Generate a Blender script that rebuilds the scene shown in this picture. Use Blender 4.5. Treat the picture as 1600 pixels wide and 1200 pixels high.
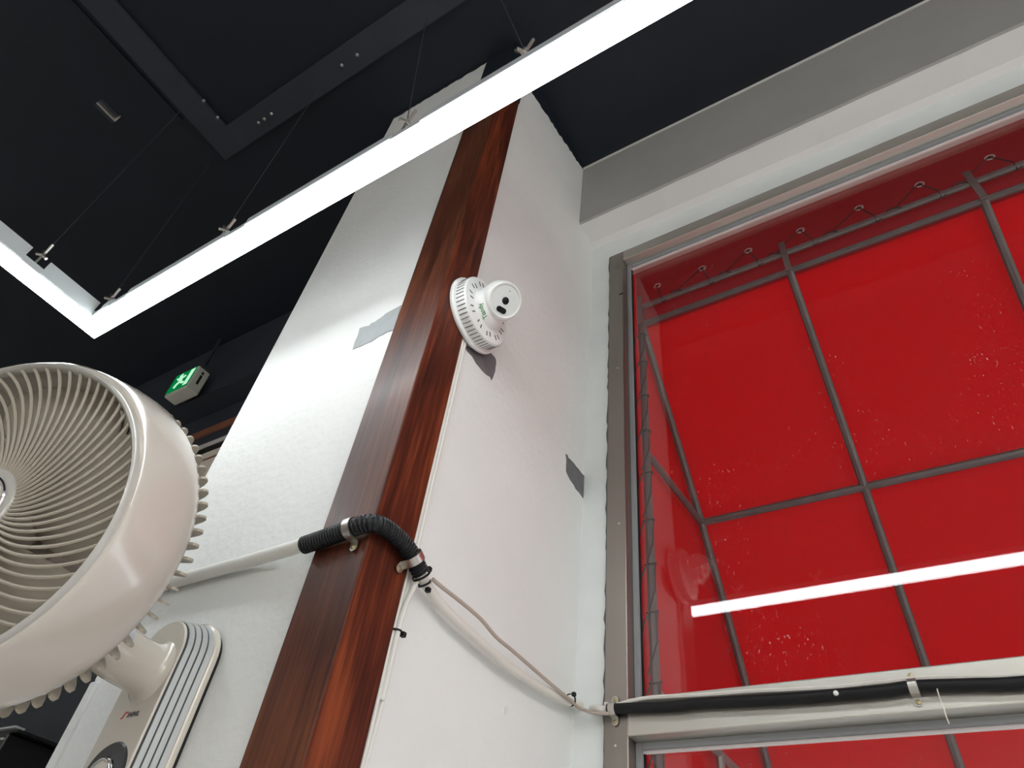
import bpy, math, random
from mathutils import Vector as V, Matrix
from math import sin, cos, pi, radians as rad

for o in list(bpy.data.objects): bpy.data.objects.remove(o)
SC = bpy.context.scene
COL = SC.collection

# ------------------------------------------------------------ camera, world, exposure
CAM_R = ((0.8490283758154382, 0.5173380749412018, 0.10729460972635302),
         (0.3008176585873774, -0.6402736904189431, 0.7067944097397173),
         (0.4343495750455006, -0.5678123964598156, -0.6992349598556655))   # rows: right, up, back
EYE = V((0, 0, 1.55))
FPX = 1065.19
cd = bpy.data.cameras.new('camera'); cam = bpy.data.objects.new('camera', cd); COL.objects.link(cam)
cd.sensor_width = 36; cd.lens = FPX / 1600 * 36; cd.clip_start = .02
m = Matrix(CAM_R).transposed().to_4x4(); m.translation = EYE
cam.matrix_world = m
SC.camera = cam
w = bpy.data.worlds.new('world'); SC.world = w; w.use_nodes = True
bg = w.node_tree.nodes['Background']
bg.inputs[0].default_value = (.86, .93, 1, 1); bg.inputs[1].default_value = 1.15      # overcast daylight outside
SC.view_settings.view_transform = 'Standard'; SC.view_settings.look = 'None'
SC.view_settings.exposure = 1.5; SC.view_settings.gamma = 1; SC.view_settings.use_curve_mapping = False
LED = 7.0         # radiance of the bent line light
LED_FILL = 14.5   # radiance of the added fill lights out of view

# ------------------------------------------------------------ key planes (metres)
YC = .508         # front face of the column
XC = -.571        # right face of the column
XL = -1.035       # left face of the column
YB = .955         # front face of the downstand beam
YW = 1.05         # window wall
ZC = 3.68         # ceiling
ZB = 3.338        # underside of the beam
X0, X1, Y0 = -5.0, 3.5, -3.6

# ------------------------------------------------------------ helpers
class MB:
    def __init__(s): s.v = []; s.f = []; s.mi = []; s.cur = 0
    def add(s, vs, fs):
        n = len(s.v); s.v += [tuple(p) for p in vs]
        for f in fs: s.f.append(tuple(i + n for i in f)); s.mi.append(s.cur)
        return s
    def box(s, a, b):
        (x0, y0, z0), (x1, y1, z1) = a, b
        x0, x1 = min(x0, x1), max(x0, x1); y0, y1 = min(y0, y1), max(y0, y1); z0, z1 = min(z0, z1), max(z0, z1)
        return s.add([(x0,y0,z0),(x1,y0,z0),(x1,y1,z0),(x0,y1,z0),(x0,y0,z1),(x1,y0,z1),(x1,y1,z1),(x0,y1,z1)],
                     [(3,2,1,0),(4,5,6,7),(0,1,5,4),(1,2,6,5),(2,3,7,6),(3,0,4,7)])
    def tube(s, pts, r, n=10, cap=True):
        pts = [V(p) for p in pts]; k = len(pts)
        rs = r if isinstance(r, (list, tuple)) else [r] * k
        t0 = (pts[1] - pts[0]).normalized()
        u = t0.orthogonal().normalized(); vs = []
        for i, p in enumerate(pts):
            t = (pts[min(i + 1, k - 1)] - pts[max(i - 1, 0)]).normalized()
            u = (u - t * u.dot(t)).normalized(); b = t.cross(u)
            vs += [p + (u * cos(2*pi*j/n) + b * sin(2*pi*j/n)) * rs[i] for j in range(n)]
        fs = [(i*n+j, i*n+(j+1)%n, (i+1)*n+(j+1)%n, (i+1)*n+j) for i in range(k-1) for j in range(n)]
        if cap: fs += [tuple(range(n))[::-1], tuple((k-1)*n + j for j in range(n))]
        return s.add(vs, fs)
    def lathe(s, prof, M=None, n=48, closed=False):
        """prof: (radius, height) pairs turned about the local z axis"""
        vs = []; k = len(prof)
        for r, z in prof: vs += [V((max(r, 1e-5)*cos(2*pi*j/n), max(r, 1e-5)*sin(2*pi*j/n), z)) for j in range(n)]
        if M: vs = [M @ p for p in vs]
        fs = [(i*n+j, i*n+(j+1)%n, ((i+1)%k)*n+(j+1)%n, ((i+1)%k)*n+j) for i in range(k if closed else k-1) for j in range(n)]
        return s.add(vs, fs)
    def prism(s, poly, d, M=None):
        """flat outline (x, y) thickened from z=0 to z=d in the frame M"""
        n = len(poly); vs = [V((x, y, 0)) for x, y in poly] + [V((x, y, d)) for x, y in poly]
        if M: vs = [M @ p for p in vs]
        return s.add(vs, [tuple(range(n))[::-1], tuple(range(n, 2*n))] + [(i, (i+1)%n, n+(i+1)%n, n+i) for i in range(n)])
    def build(s, name, mat, parent=None, smooth=False, bevel=0, M=None):
        vs = [V(p) for p in s.v]
        c = V([(min(p[i] for p in vs) + max(p[i] for p in vs)) / 2 for i in range(3)])
        me = bpy.data.meshes.new(name); me.from_pydata([p - c for p in vs], [], s.f)
        mats = mat if isinstance(mat, (list, tuple)) else [mat]
        for q in mats: me.materials.append(q)
        if len(mats) > 1: me.polygons.foreach_set('material_index', s.mi)
        if smooth: me.shade_smooth()
        me.update()
        o = bpy.data.objects.new(name, me); COL.objects.link(o)
        o.location = c
        if bevel:
            b = o.modifiers.new('bevel', 'BEVEL'); b.width = bevel; b.segments = 2; b.limit_method = 'ANGLE'; b.angle_limit = rad(40)
        elif smooth:
            try: me.set_sharp_from_angle(angle=rad(40))
            except Exception: pass
        if parent: attach(o, parent)
        return o
WM = {}
def wmat(o):
    """world matrix without a depsgraph update"""
    mm = o.matrix_basis
    if o.parent: mm = wmat(o.parent) @ o.matrix_parent_inverse @ mm
    return mm
def attach(o, parent):
    o.parent = parent; o.matrix_parent_inverse = wmat(parent).inverted()
def tag(o, label, cat, group=None):
    o['label'] = label; o['category'] = cat
    if group: o['group'] = group
    return o
def thing(name, loc, label, cat, group=None):
    o = bpy.data.objects.new(name, None); o.empty_display_size = .05; COL.objects.link(o); o.location = loc
    return tag(o, label, cat, group)
def struct(name, mb, mat, parent=None, **k):
    o = mb.build(name, mat, parent, **k)
    if not parent: o['kind'] = 'structure'
    return o
def group_empty(name, loc):
    o = bpy.data.objects.new(name, None); o.empty_display_size = .05; COL.objects.link(o); o.location = loc; o['kind'] = 'structure'
    return o
def instance(src, M, parent):
    """copy sharing the mesh, placed by a world matrix"""
    o = src.copy(); COL.objects.link(o); o.parent = None; o.matrix_basis = M; attach(o, parent)
    return o
def on_plane(u, v, axis, val):
    """where the sight line of a measured point of the photo meets a plane of the room"""
    d = Matrix(CAM_R).transposed() @ V(((u - 800) / FPX, -(v - 600) / FPX, -1))
    return EYE + d * ((val - EYE[axis]) / d[axis])
def smooth_path(pts, n=8):
    pts = [V(p) for p in pts]; q = [pts[0]*2 - pts[1]] + pts + [pts[-1]*2 - pts[-2]]; out = []
    for i in range(1, len(q) - 2):
        for k in range(n):
            t = k / n; a, b, c, d = q[i-1:i+3]
            out.append(.5 * ((2*b) + (c-a)*t + (2*a-5*b+4*c-d)*t*t + (3*b-a-3*c+d)*t**3))
    out.append(pts[-1]); return out
def frame_z(origin, z, up=(0, 0, 1)):
    z = V(z).normalized(); x = V(up).cross(z)
    if x.length < 1e-4: x = V((1, 0, 0))
    x.normalize(); y = z.cross(x)
    M = Matrix((x, y, z)).transposed().to_4x4(); M.translation = V(origin); return M

# ------------------------------------------------------------ materials
def srgb(r, g, b):
    f = lambda c: (c/255/12.92 if c <= 10 else ((c/255+.055)/1.055)**2.4)
    return (f(r), f(g), f(b), 1)
def mat(name, col, rough=.5, metal=0, spec=.5, coat=0, noise=0, nscale=20, bump=0, bscale=60, stretch=(1,1,1), col2=None):
    ma = bpy.data.materials.new(name); ma.use_nodes = True
    nt = ma.node_tree; b = nt.nodes['Principled BSDF']
    b.inputs['Base Color'].default_value = col; b.inputs['Roughness'].default_value = rough
    b.inputs['Metallic'].default_value = metal; b.inputs['Specular IOR Level'].default_value = spec
    b.inputs['Coat Weight'].default_value = coat; b.inputs['Coat Roughness'].default_value = .12
    tc = nt.nodes.new('ShaderNodeTexCoord'); mp = nt.nodes.new('ShaderNodeMapping'); mp.inputs['Scale'].default_value = stretch
    nt.links.new(tc.outputs['Object'], mp.inputs['Vector'])
    if noise or col2:
        n = nt.nodes.new('ShaderNodeTexNoise'); n.inputs['Scale'].default_value = nscale; n.inputs['Detail'].default_value = 6
        nt.links.new(mp.outputs[0], n.inputs['Vector'])
        r = nt.nodes.new('ShaderNodeValToRGB'); r.color_ramp.elements[0].position = .35; r.color_ramp.elements[1].position = .65
        c2 = col2 or tuple(c * (1 - noise) for c in col[:3]) + (1,)
        r.color_ramp.elements[0].color = c2; r.color_ramp.elements[1].color = col
        nt.links.new(n.outputs['Fac'], r.inputs[0]); nt.links.new(r.outputs[0], b.inputs['Base Color'])
    if bump:
        n = nt.nodes.new('ShaderNodeTexNoise'); n.inputs['Scale'].default_value = bscale; n.inputs['Detail'].default_value = 5
        nt.links.new(mp.outputs[0], n.inputs['Vector'])
        bp = nt.nodes.new('ShaderNodeBump'); bp.inputs['Strength'].default_value = bump; bp.inputs['Distance'].default_value = .004
        nt.links.new(n.outputs['Fac'], bp.inputs['Height']); nt.links.new(bp.outputs[0], b.inputs['Normal'])
    return ma
def emit(name, col, s):
    ma = bpy.data.materials.new(name); ma.use_nodes = True; nt = ma.node_tree; nt.nodes.clear()
    e = nt.nodes.new('ShaderNodeEmission'); e.inputs[0].default_value = col; e.inputs[1].default_value = s
    o = nt.nodes.new('ShaderNodeOutputMaterial'); nt.links.new(e.outputs[0], o.inputs[0]); return ma
def wood_mat(name, dark, mid, light, rough=.40, spec=.36, coat=.04):
    ma = mat(name, mid, rough, coat=coat, spec=spec); nt = ma.node_tree; b = nt.nodes['Principled BSDF']
    tc = nt.nodes.new('ShaderNodeTexCoord')
    def noise(scale, st, det=8, dist=0.):
        mp = nt.nodes.new('ShaderNodeMapping'); mp.inputs['Scale'].default_value = st; nt.links.new(tc.outputs['Object'], mp.inputs[0])
        n = nt.nodes.new('ShaderNodeTexNoise'); n.inputs['Scale'].default_value = scale; n.inputs['Detail'].default_value = det; n.inputs['Distortion'].default_value = dist
        nt.links.new(mp.outputs[0], n.inputs['Vector']); return n
    big = noise(26, (1, 1, .07), 4, .8); fine = noise(170, (1, 1, .05), 6, .3); blotch = noise(9, (1, 1, .35), 3, .5)
    mx = nt.nodes.new('ShaderNodeMath'); mx.operation = 'MULTIPLY_ADD'; mx.inputs[1].default_value = .33
    nt.links.new(fine.outputs['Fac'], mx.inputs[0]); 
    m2 = nt.nodes.new('ShaderNodeMath'); m2.operation = 'MULTIPLY_ADD'; m2.inputs[1].default_value = .42; m2.inputs[2].default_value = 0
    nt.links.new(big.outputs['Fac'], m2.inputs[0]); nt.links.new(m2.outputs[0], mx.inputs[2])
    m3 = nt.nodes.new('ShaderNodeMath'); m3.operation = 'MULTIPLY_ADD'; m3.inputs[1].default_value = .34
    nt.links.new(blotch.outputs['Fac'], m3.inputs[0]); nt.links.new(mx.outputs[0], m3.inputs[2])
    r = nt.nodes.new('ShaderNodeValToRGB'); e = r.color_ramp.elements
    e[0].position = .42; e[0].color = dark; e[1].position = .68; e[1].color = light
    q = e.new(.54); q.color = mid
    nt.links.new(m3.outputs[0], r.inputs[0]); nt.links.new(r.outputs[0], b.inputs['Base Color'])
    bp = nt.nodes.new('ShaderNodeBump'); bp.inputs['Strength'].default_value = .12; bp.inputs['Distance'].default_value = .002
    nt.links.new(fine.outputs['Fac'], bp.inputs['Height']); nt.links.new(bp.outputs[0], b.inputs['Normal'])
    return ma
def glass_mat(name):
    """thin clear pane: see-through with a Fresnel-like reflection and a little dust"""
    ma = bpy.data.materials.new(name); ma.use_nodes = True; nt = ma.node_tree; nt.nodes.clear(); N = nt.nodes.new; L = nt.links.new
    out = N('ShaderNodeOutputMaterial'); tr = N('ShaderNodeBsdfTransparent'); gl = N('ShaderNodeBsdfGlossy'); gl.inputs['Roughness'].default_value = .0
    tr.inputs[0].default_value = (.975, .985, .98, 1)
    lw = N('ShaderNodeLayerWeight'); lw.inputs[0].default_value = .5
    pw = N('ShaderNodeMath'); pw.operation = 'POWER'; pw.inputs[1].default_value = 5; L(lw.outputs['Facing'], pw.inputs[0])
    ma_ = N('ShaderNodeMath'); ma_.operation = 'MULTIPLY_ADD'; ma_.inputs[1].default_value = .95; ma_.inputs[2].default_value = .05; L(pw.outputs[0], ma_.inputs[0])
    mx = N('ShaderNodeMixShader'); L(ma_.outputs[0], mx.inputs[0]); L(tr.outputs[0], mx.inputs[1]); L(gl.outputs[0], mx.inputs[2])
    tc = N('ShaderNodeTexCoord'); mp = N('ShaderNodeMapping'); mp.inputs['Scale'].default_value = (1, 1, .35); L(tc.outputs['Object'], mp.inputs[0])
    n1 = N('ShaderNodeTexNoise'); n1.inputs['Scale'].default_value = 330; n1.inputs['Detail'].default_value = 3; L(mp.outputs[0], n1.inputs['Vector'])
    n2 = N('ShaderNodeTexNoise'); n2.inputs['Scale'].default_value = 3.5; n2.inputs['Detail'].default_value = 3; L(tc.outputs['Object'], n2.inputs['Vector'])
    r1 = N('ShaderNodeMapRange'); r1.inputs[1].default_value = .66; r1.inputs[2].default_value = .76; L(n1.outputs['Fac'], r1.inputs[0])
    r2 = N('ShaderNodeMapRange'); r2.inputs[1].default_value = .46; r2.inputs[2].default_value = .62; L(n2.outputs['Fac'], r2.inputs[0])
    mm = N('ShaderNodeMath'); mm.operation = 'MULTIPLY'; L(r1.outputs[0], mm.inputs[0]); L(r2.outputs[0], mm.inputs[1])
    m3 = N('ShaderNodeMath'); m3.operation = 'MULTIPLY_ADD'; m3.inputs[1].default_value = .50; m3.inputs[2].default_value = .006; L(mm.outputs[0], m3.inputs[0])
    df = N('ShaderNodeBsdfDiffuse'); df.inputs[0].default_value = (.75, .73, .72, 1)
    m4 = N('ShaderNodeMixShader'); L(m3.outputs[0], m4.inputs[0]); L(mx.outputs[0], m4.inputs[1]); L(df.outputs[0], m4.inputs[2])
    L(m4.outputs[0], out.inputs[0]); return ma
def fabric_mat(name, col):
    ma = bpy.data.materials.new(name); ma.use_nodes = True; nt = ma.node_tree; nt.nodes.clear(); N = nt.nodes.new; L = nt.links.new
    out = N('ShaderNodeOutputMaterial'); d = N('ShaderNodeBsdfDiffuse'); t = N('ShaderNodeBsdfTranslucent'); mx = N('ShaderNodeMixShader'); mx.inputs[0].default_value = .45
    d.inputs[0].default_value = col; t.inputs[0].default_value = col
    L(d.outputs[0], mx.inputs[1]); L(t.outputs[0], mx.inputs[2]); L(mx.outputs[0], out.inputs[0]); return ma

M_ = dict(
    white=mat('white_paint', (.78, .785, .77, 1), .62, bump=.35, bscale=70, noise=.04, nscale=6),
    white2=mat('white_paint_smooth', (.78, .765, .755, 1), .6, bump=.12, bscale=30, noise=.04, nscale=4),
    strip=mat('white_paint_cool', (.75, .78, .77, 1), .6, bump=.2, bscale=40, noise=.05, nscale=10),
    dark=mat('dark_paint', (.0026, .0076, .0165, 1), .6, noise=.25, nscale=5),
    dark2=mat('dark_grey_paint', (.030, .036, .050, 1), .6, noise=.2, nscale=6),
    grey=mat('grey_patch', (.155, .15, .16, 1), .7, noise=.15, nscale=40),
    grey2=mat('pale_grey_patch', (.36, .38, .385, 1), .7, noise=.08, nscale=40),
    plaster=mat('room_paint', (.80, .80, .78, 1), .7),
    floor=mat('floor_tile', (.60, .57, .53, 1), .4, noise=.15, nscale=3),
    pave=mat('pavement', (.3, .29, .28, 1), .85, noise=.3, nscale=8),
    wood_f=wood_mat('red_wood_front', (.034, .009, .006, 1), (.088, .026, .014, 1), (.18, .058, .026, 1)),
    wood_s=wood_mat('red_wood_side', (.026, .0055, .003, 1), (.085, .016, .0065, 1), (.24, .052, .017, 1), .5, .22, .0),
    steel=mat('brushed_steel', (.66, .63, .57, 1), .45, 1, bump=.06, bscale=300, stretch=(.03, 1, 1), noise=.12, nscale=14),
    steelv=mat('brushed_steel_upright', (.36, .33, .30, 1), .36, 1, bump=.06, bscale=300, stretch=(1, 1, .03), noise=.15, nscale=9),
    gasket=mat('grey_gasket', (.26, .27, .28, 1), .5),
    bead=mat('white_bead', (.72, .66, .65, 1), .5),
    black=mat('black_rubber', (.006, .006, .007, 1), .5, spec=.3),
    corr=mat('black_corrugated_plastic', (.006, .007, .009, 1), .4, spec=.35),
    zinc=mat('zinc_clamp', (.62, .60, .56, 1), .35, 1, noise=.1),
    brass=mat('yellow_screw', (.45, .38, .22, 1), .4, 1),
    pipe=mat('white_pvc', (.74, .73, .69, 1), .45),
    cable=mat('white_cable', (.70, .67, .62, 1), .5),
    cable2=mat('beige_cable', (.44, .36, .31, 1), .55),
    wire=mat('steel_wire', (.05, .055, .06, 1), .6, .2),
    alu=mat('light_housing', (.62, .66, .68, 1), .4, .3),
    glass=glass_mat('window_glass'),
    red=fabric_mat('red_awning_fabric', (.60, .0075, .014, 1)),
    redf=fabric_mat('red_awning_flap', (.40, .035, .045, 1)),
    tube=mat('grey_steel_tube', (.17, .145, .14, 1), .5, .4, noise=.2, nscale=20),
    tube2=mat('pale_steel_tube', (.30, .27, .26, 1), .45, .5, noise=.2, nscale=20),
    eye=mat('eyelet', (.75, .7, .65, 1), .3, .8),
    rope=mat('dark_rope', (.06, .045, .045, 1), .8),
    cream=mat('cream_plastic', (.62, .57, .50, 1), .22, coat=.5),
    shell=mat('cream_gloss_shell', (.62, .575, .515, 1), .16, coat=.8, noise=.03, nscale=10),
    rib=mat('cream_grille', (.40, .36, .29, 1), .4),
    ring=mat('grey_cream_ring', (.50, .49, .46, 1), .22, coat=.4),
    chrome=mat('chrome', (.8, .8, .82, 1), .08, 1),
    panel=mat('fan_panel', (.62, .57, .50, 1), .32, coat=.3),
    silver=mat('silver_plastic', (.55, .57, .57, 1), .3, .35),
    groove=mat('dark_groove', (.03, .035, .04, 1), .6),
    dial=mat('charcoal_dial', (.03, .034, .036, 1), .35),
    camw=mat('camera_white', (.82, .83, .82, 1), .35),
    camd=mat('camera_shadow_slot', (.10, .10, .10, 1), .6),
    lens=mat('black_lens', (.003, .003, .004, 1), .25, spec=.25),
    green=mat('green_print', (.03, .22, .05, 1), .5),
    redp=mat('red_print', (.5, .03, .05, 1), .5), darkp=mat('dark_print', (.06, .06, .07, 1), .5),
    led_fill=emit('led_diffuser_fill', (1, .985, .95, 1), LED_FILL),
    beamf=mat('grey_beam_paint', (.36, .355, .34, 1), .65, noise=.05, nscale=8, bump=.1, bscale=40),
    led=emit('led_diffuser', (.93, .985, 1, 1), LED),
    exitg=emit('exit_green', (.0, .30, .07, 1), .22), exitw=emit('exit_white', (.55, 1, .68, 1), .32),
    exitb=mat('exit_housing', (.55, .56, .50, 1), .4),
    orange=mat('brown_trim', (.30, .11, .06, 1), .5, noise=.3, nscale=15),
    blind=mat('pale_blind', (.85, .77, .66, 1), .6),
    cab=mat('black_cabinet', (.010, .010, .010, 1), .35),
    sticker=mat('holographic_sticker', (.55, .58, .72, 1), .25, .4, col2=(.62, .6, .55, 1), nscale=90),
)
m_ = M_
random.seed(4)
# ============================================================ LARGE STRUCTURE
struct('floor', MB().box((X0-.1, Y0-.1, -.1), (X1+.1, YW+.08, 0)), m_['floor'])
struct('ceiling', MB().box((X0-.1, Y0-.1, ZC), (X1+.1, YW+.08, ZC+.12)), m_['dark'])
struct('wall_back', MB().box((X0, Y0-.1, 0), (X1, Y0, ZC)), m_['plaster'])
struct('wall_left', MB().box((X0-.1, Y0-.1, 0), (X0, YW+.08, ZC)), m_['plaster'])
struct('wall_right', MB().box((X1, Y0-.1, 0), (X1+.1, YW+.08, ZC)), m_['plaster'])
WX0, WX1, WZ0, WZ1 = -.513, 3.1, .12, 3.238        # window opening in the front wall
DX0, DX1, DZ0, DZ1 = -4.2, -1.5, 2.28, 3.20        # high window beyond the column
wf = MB().box((XC-.2, YW, 0), (WX0, YW+.08, ZC)).box((WX0, YW, WZ1), (X1, YW+.08, ZC)).box((WX1, YW, 0), (X1, YW+.08, WZ1)).box((WX0, YW, 0), (WX1, YW+.08, WZ0))
wall = struct('wall_front', wf, m_['strip'])
wl = MB().box((X0, YW, 0), (DX0, YW+.08, ZC)).box((DX1, YW, 0), (XC-.2, YW+.08, ZC)).box((DX0, YW, DZ1), (DX1, YW+.08, ZC)).box((DX0, YW, 0), (DX1, YW+.08, DZ0))
struct('wall_front_dark', wl, m_['dark2'])
struct('ground', MB().box((-8, YW+.08, -.12), (8, 9, -.02)), m_['pave'])

# downstand beam over the window (white) and its dark-painted run beyond the column
def wavy_beam(x0, x1, dz, seed):
    r = random.Random(seed); b = MB(); n = max(2, int((x1-x0)/.05)); vs = []
    for i in range(n+1):
        x = x0 + (x1-x0)*i/n; j = r.uniform(-1, 1)*dz
        vs += [(x, YB, ZC+.02), (x, YB-abs(j)*.3, ZB+.004+j*.3), (x, YB+.006, ZB+j), (x, YW-.02, ZB-.004), (x, YW+.02, ZB-.022), (x, YW+.02, ZC+.02)]
    fs = [(i*6+k, i*6+(k+1)%6, (i+1)*6+(k+1)%6, (i+1)*6+k)[::-1] for k in range(6) for i in range(n)]
    b.add(vs, fs + [tuple(range(6)), tuple(range(n*6, n*6+6))[::-1]])
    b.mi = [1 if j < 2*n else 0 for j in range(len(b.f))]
    return b
beam = struct('beam', wavy_beam(XC-.05, X1, .002, 3), (m_['white2'], m_['beamf']))
r = random.Random(21); vs = []; K = 110
for i in range(K+1):
    x = XC + (X1-XC)*i/K
    vs += [(x, YB-.0012, ZC-.001), (x, YB-.0012, ZC-.012-r.uniform(0, .007)), (x, YB+.002, ZC-.014), (x, YB+.002, ZC-.001)]
MB().add(vs, [(i*4+k, (i+1)*4+k, (i+1)*4+(k+1)%4, i*4+(k+1)%4) for i in range(K) for k in range(4)]).build('paint_edge', m_['pipe'], beam)
struct('beam_dark', MB().box((X0, YB, ZB-.015), (XL+.05, YW+.02, ZC+.02)), m_['dark2'])

# ceiling strips with bare screw heads
def strip(name, a, b):
    return struct(name, MB().box((a[0], a[1], ZC-.012), (b[0], b[1], ZC+.01)), m_['dark2'])
s1 = strip('trim_1', (-1.56, .250), (.9, .335))
s2 = strip('trim_2', (-1.655, -2.6), (-1.56, .335))
def screws(parent, spots):
    sc = None
    for x, y in spots:
        M = Matrix.Translation((x, y, ZC-.012)) @ Matrix.Rotation(pi, 4, 'X')
        if sc is None:
            sc = MB().lathe([(.0001, .004), (.004, .0035), (.006, .001), (.006, -.001)], None, 12).build('screw_head', m_['zinc'], smooth=True)
            sc.matrix_basis = M; attach(sc, parent)
        else: instance(sc, M, parent)
screws(s1, [tuple(on_plane(u, v, 2, ZC-.012)[:2]) for u, v in ((534, 102), (558, 86), (404, 192), (413, 186), (424, 178))])
screws(s2, [tuple(on_plane(u, v, 2, ZC-.012)[:2]) for u, v in ((318, 158), (340, 184))])
s3 = struct('trim_3', MB().box((-1.72, -2.6, ZC-.006), (-1.68, .16, ZC+.01)), m_['dark'])

# white column, with unpainted patches and a chipped corner bead
cz = MB()
r_ = random.Random(8)
cz.box((XL, YC, 0), (XC, YW+.05, ZC+.02))
column = struct('column', cz, m_['white'], bevel=.004)
def patch(name, pts, axis, val, mt, parent, out=.0012):
    P = [on_plane(u, v, axis, val) for u, v in pts]; d = V((0, 0, 0)); d[axis] = -out if axis == 1 else out
    n = len(P); b = MB().add([p + d for p in P] + [p - d for p in P], [tuple(range(n)), tuple(range(n, 2*n))[::-1]] + [(i, n+i, n+(i+1)%n, (i+1)%n) for i in range(n)])
    return b.build(name, mt, parent)
def ragged(pts, amp, seed, sub=5, hold=()):
    r = random.Random(seed); out = []
    for i in range(len(pts)):
        a, b = pts[i], pts[(i+1) % len(pts)]
        for k in range(sub):
            t = k/sub; j = 0 if i in hold else amp
            out.append((a[0]+(b[0]-a[0])*t + r.uniform(-j, j), a[1]+(b[1]-a[1])*t + r.uniform(-j, j)))
    return out
pp = patch('paint_patch', ragged([(563, 513), (577, 509), (590, 501), (603, 491), (628, 477), (616, 516), (600, 522), (572, 538), (551, 546)], .8, 1, 3), 1, YC, m_['grey2'], column)
pp['label'] = 'pale grey unpainted patch beside the post'
pp = patch('paint_patch', ragged([(722, 538), (752, 552), (759, 548), (766, 552), (774, 560), (775, 566), (772, 580), (768, 593), (757, 583), (744, 567)], 1.2, 2, 3), 0, XC, m_['grey'], column)
pp['label'] = 'dark grey unpainted patch below the camera'
pp = patch('paint_patch', ragged([(884, 709), (888, 714), (899, 729), (911, 742), (922, 755), (919, 785), (905, 772), (890, 750), (884, 735)], 1.0, 3, 3), 0, XC, m_['grey'], column)
pp['label'] = 'dark grey unpainted patch near the window'
for pts in ([(923, 765), (928, 761), (928, 778), (925, 780)],):
    patch('paint_patch', ragged(pts, 1.2, 9, 2), 0, XC+.003, m_['grey'], column)
# dark ceiling paint that runs down onto the top of the right and front faces
top = [(XC, y) for y in (YC, .58, .66, .74, .82, .9, YB)]
low = [3.705, 3.60, 3.615, 3.63, 3.645, 3.655, 3.668]
r = random.Random(5); vs = []; 
N_ = 40
for i in range(N_+1):
    t = i/N_; y = YC-.001 + (YB-YC)*t; z = 3.565 + .10*t + r.uniform(-.006, .006)
    vs += [(XC+.0015, y, ZC), (XC+.0015, y, z), (XC-.001, y, z), (XC-.001, y, ZC)]
b = MB().add(vs, [(i*4+k, i*4+(k+1)%4, (i+1)*4+(k+1)%4, (i+1)*4+k) for i in range(N_) for k in range(4)])
b.build('ceiling_paint_edge', m_['dark'], column)
r = random.Random(6); vs = []
for i in range(N_+1):
    t = i/N_; x = XL-.001 + (XC-XL)*t; z = 3.668 + r.uniform(-.007, .006)
    vs += [(x, YC-.0015, ZC), (x, YC-.0015, z), (x, YC+.001, z), (x, YC+.001, ZC)]
b = MB().add(vs, [(i*4+k, (i+1)*4+k, (i+1)*4+(k+1)%4, i*4+(k+1)%4) for i in range(N_) for k in range(4)])
b.build('ceiling_paint_edge', m_['dark'], column)
# thicker plaster bead at the lower left corner of the column
bd = MB().box((XL-.008, YC-.004, 0), (XL+.012, YC+.03, 1.86)).box((XL-.004, YC-.002, 1.86), (XL+.004, YC+.03, 1.93))
bd.build('corner_bead', m_['white'], column, bevel=.003)
# pale ragged plaster scars on the right face
for (u, v, s) in ((929, 872, 4), (790, 1110, 5), (925, 985, 3)):
    pts = [(u+cos(a)*s*.5, v+sin(a)*s*1.6) for a in [i*pi/4 for i in range(8)]]
    patch('plaster_chip', ragged(pts, 1.4, int(u), 2), 0, XC+.0003, m_['pipe'] if v > 1000 else m_['grey'], column)

# wooden corner post: front board and side board
PX0, PX1, PY0, PY1 = -.655, -.5632, .500, .578
post = thing('corner_post', (PX1-.04, PY0+.03, 0), 'tall dark red varnished wooden post covering the corner of the white column', 'post')
MB().box((PX0, PY0, 0), (PX1-.0006, PY0+.012, ZC)).build('front_board', m_['wood_f'], post, bevel=.0015)
MB().box((PX1-.014, PY0+.0006, 0), (PX1, PY1, ZC)).build('side_board', m_['wood_s'], post, bevel=.0015)

MB().box((PX0-.001, PY0-.001, 3.40), (PX1+.001, PY1+.001, ZC)).build('dark_top', m_['dark'], post)  # dark sleeve over the top end of both boards

# ============================================================ WINDOW 1 (stainless frame)
YG = 1.083
win = group_empty('window_1', (1.2, YW, 1.2))
JW = .043; YF = 1.043
def member(name, a, b, mt, bev=.002): return MB().box(a, b).build(name, mt, win, bevel=bev)
member('jamb', (WX0, YF, WZ0), (WX0+JW, YG+.02, WZ1), m_['steelv'])
member('jamb', (WX1-JW, YF, WZ0), (WX1, YG+.02, WZ1), m_['steelv'])
member('head', (WX0+JW, YF, WZ1-.04), (WX1-JW, YG+.02, WZ1), m_['steel'])
MZ0, MZ1 = 1.921, 1.978
member('mullion', (WX0+JW, YF-.004, MZ0), (WX1-JW, YG+.02, MZ1), m_['steel'])
member('sill', (WX0+JW, YF, WZ0), (WX1-JW, YG+.02, WZ0+.05), m_['steel'])
gx0, gx1 = WX0+JW, WX1-JW
def beads(z0, z1):
    w_ = .010
    member('gasket', (gx0, YG-.014, z0), (gx0+w_, YG-.003, z1), m_['gasket'], .001)
    member('gasket', (gx1-w_, YG-.014, z0), (gx1, YG-.003, z1), m_['gasket'], .001)
    member('gasket', (gx0+w_, YG-.014, z1-w_), (gx1-w_, YG-.003, z1), m_['gasket'], .001)
    member('gasket', (gx0+w_, YG-.014, z0), (gx1-w_, YG-.003, z0+w_), m_['gasket'], .001)
    member('seal', (gx0+w_, YG-.006, z0+w_), (gx0+w_+.003, YG-.0025, z1-w_), m_['black'], 0)
    member('glazing_bead', (gx0+w_, YG-.007, z1-w_-.0045), (gx1-w_, YG-.0025, z1-w_), m_['bead'], 0)
    member('pane', (gx0+.002, YG-.0025, z0+.002), (gx1-.002, YG+.0025, z1-.002), m_['glass'], 0)
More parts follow.
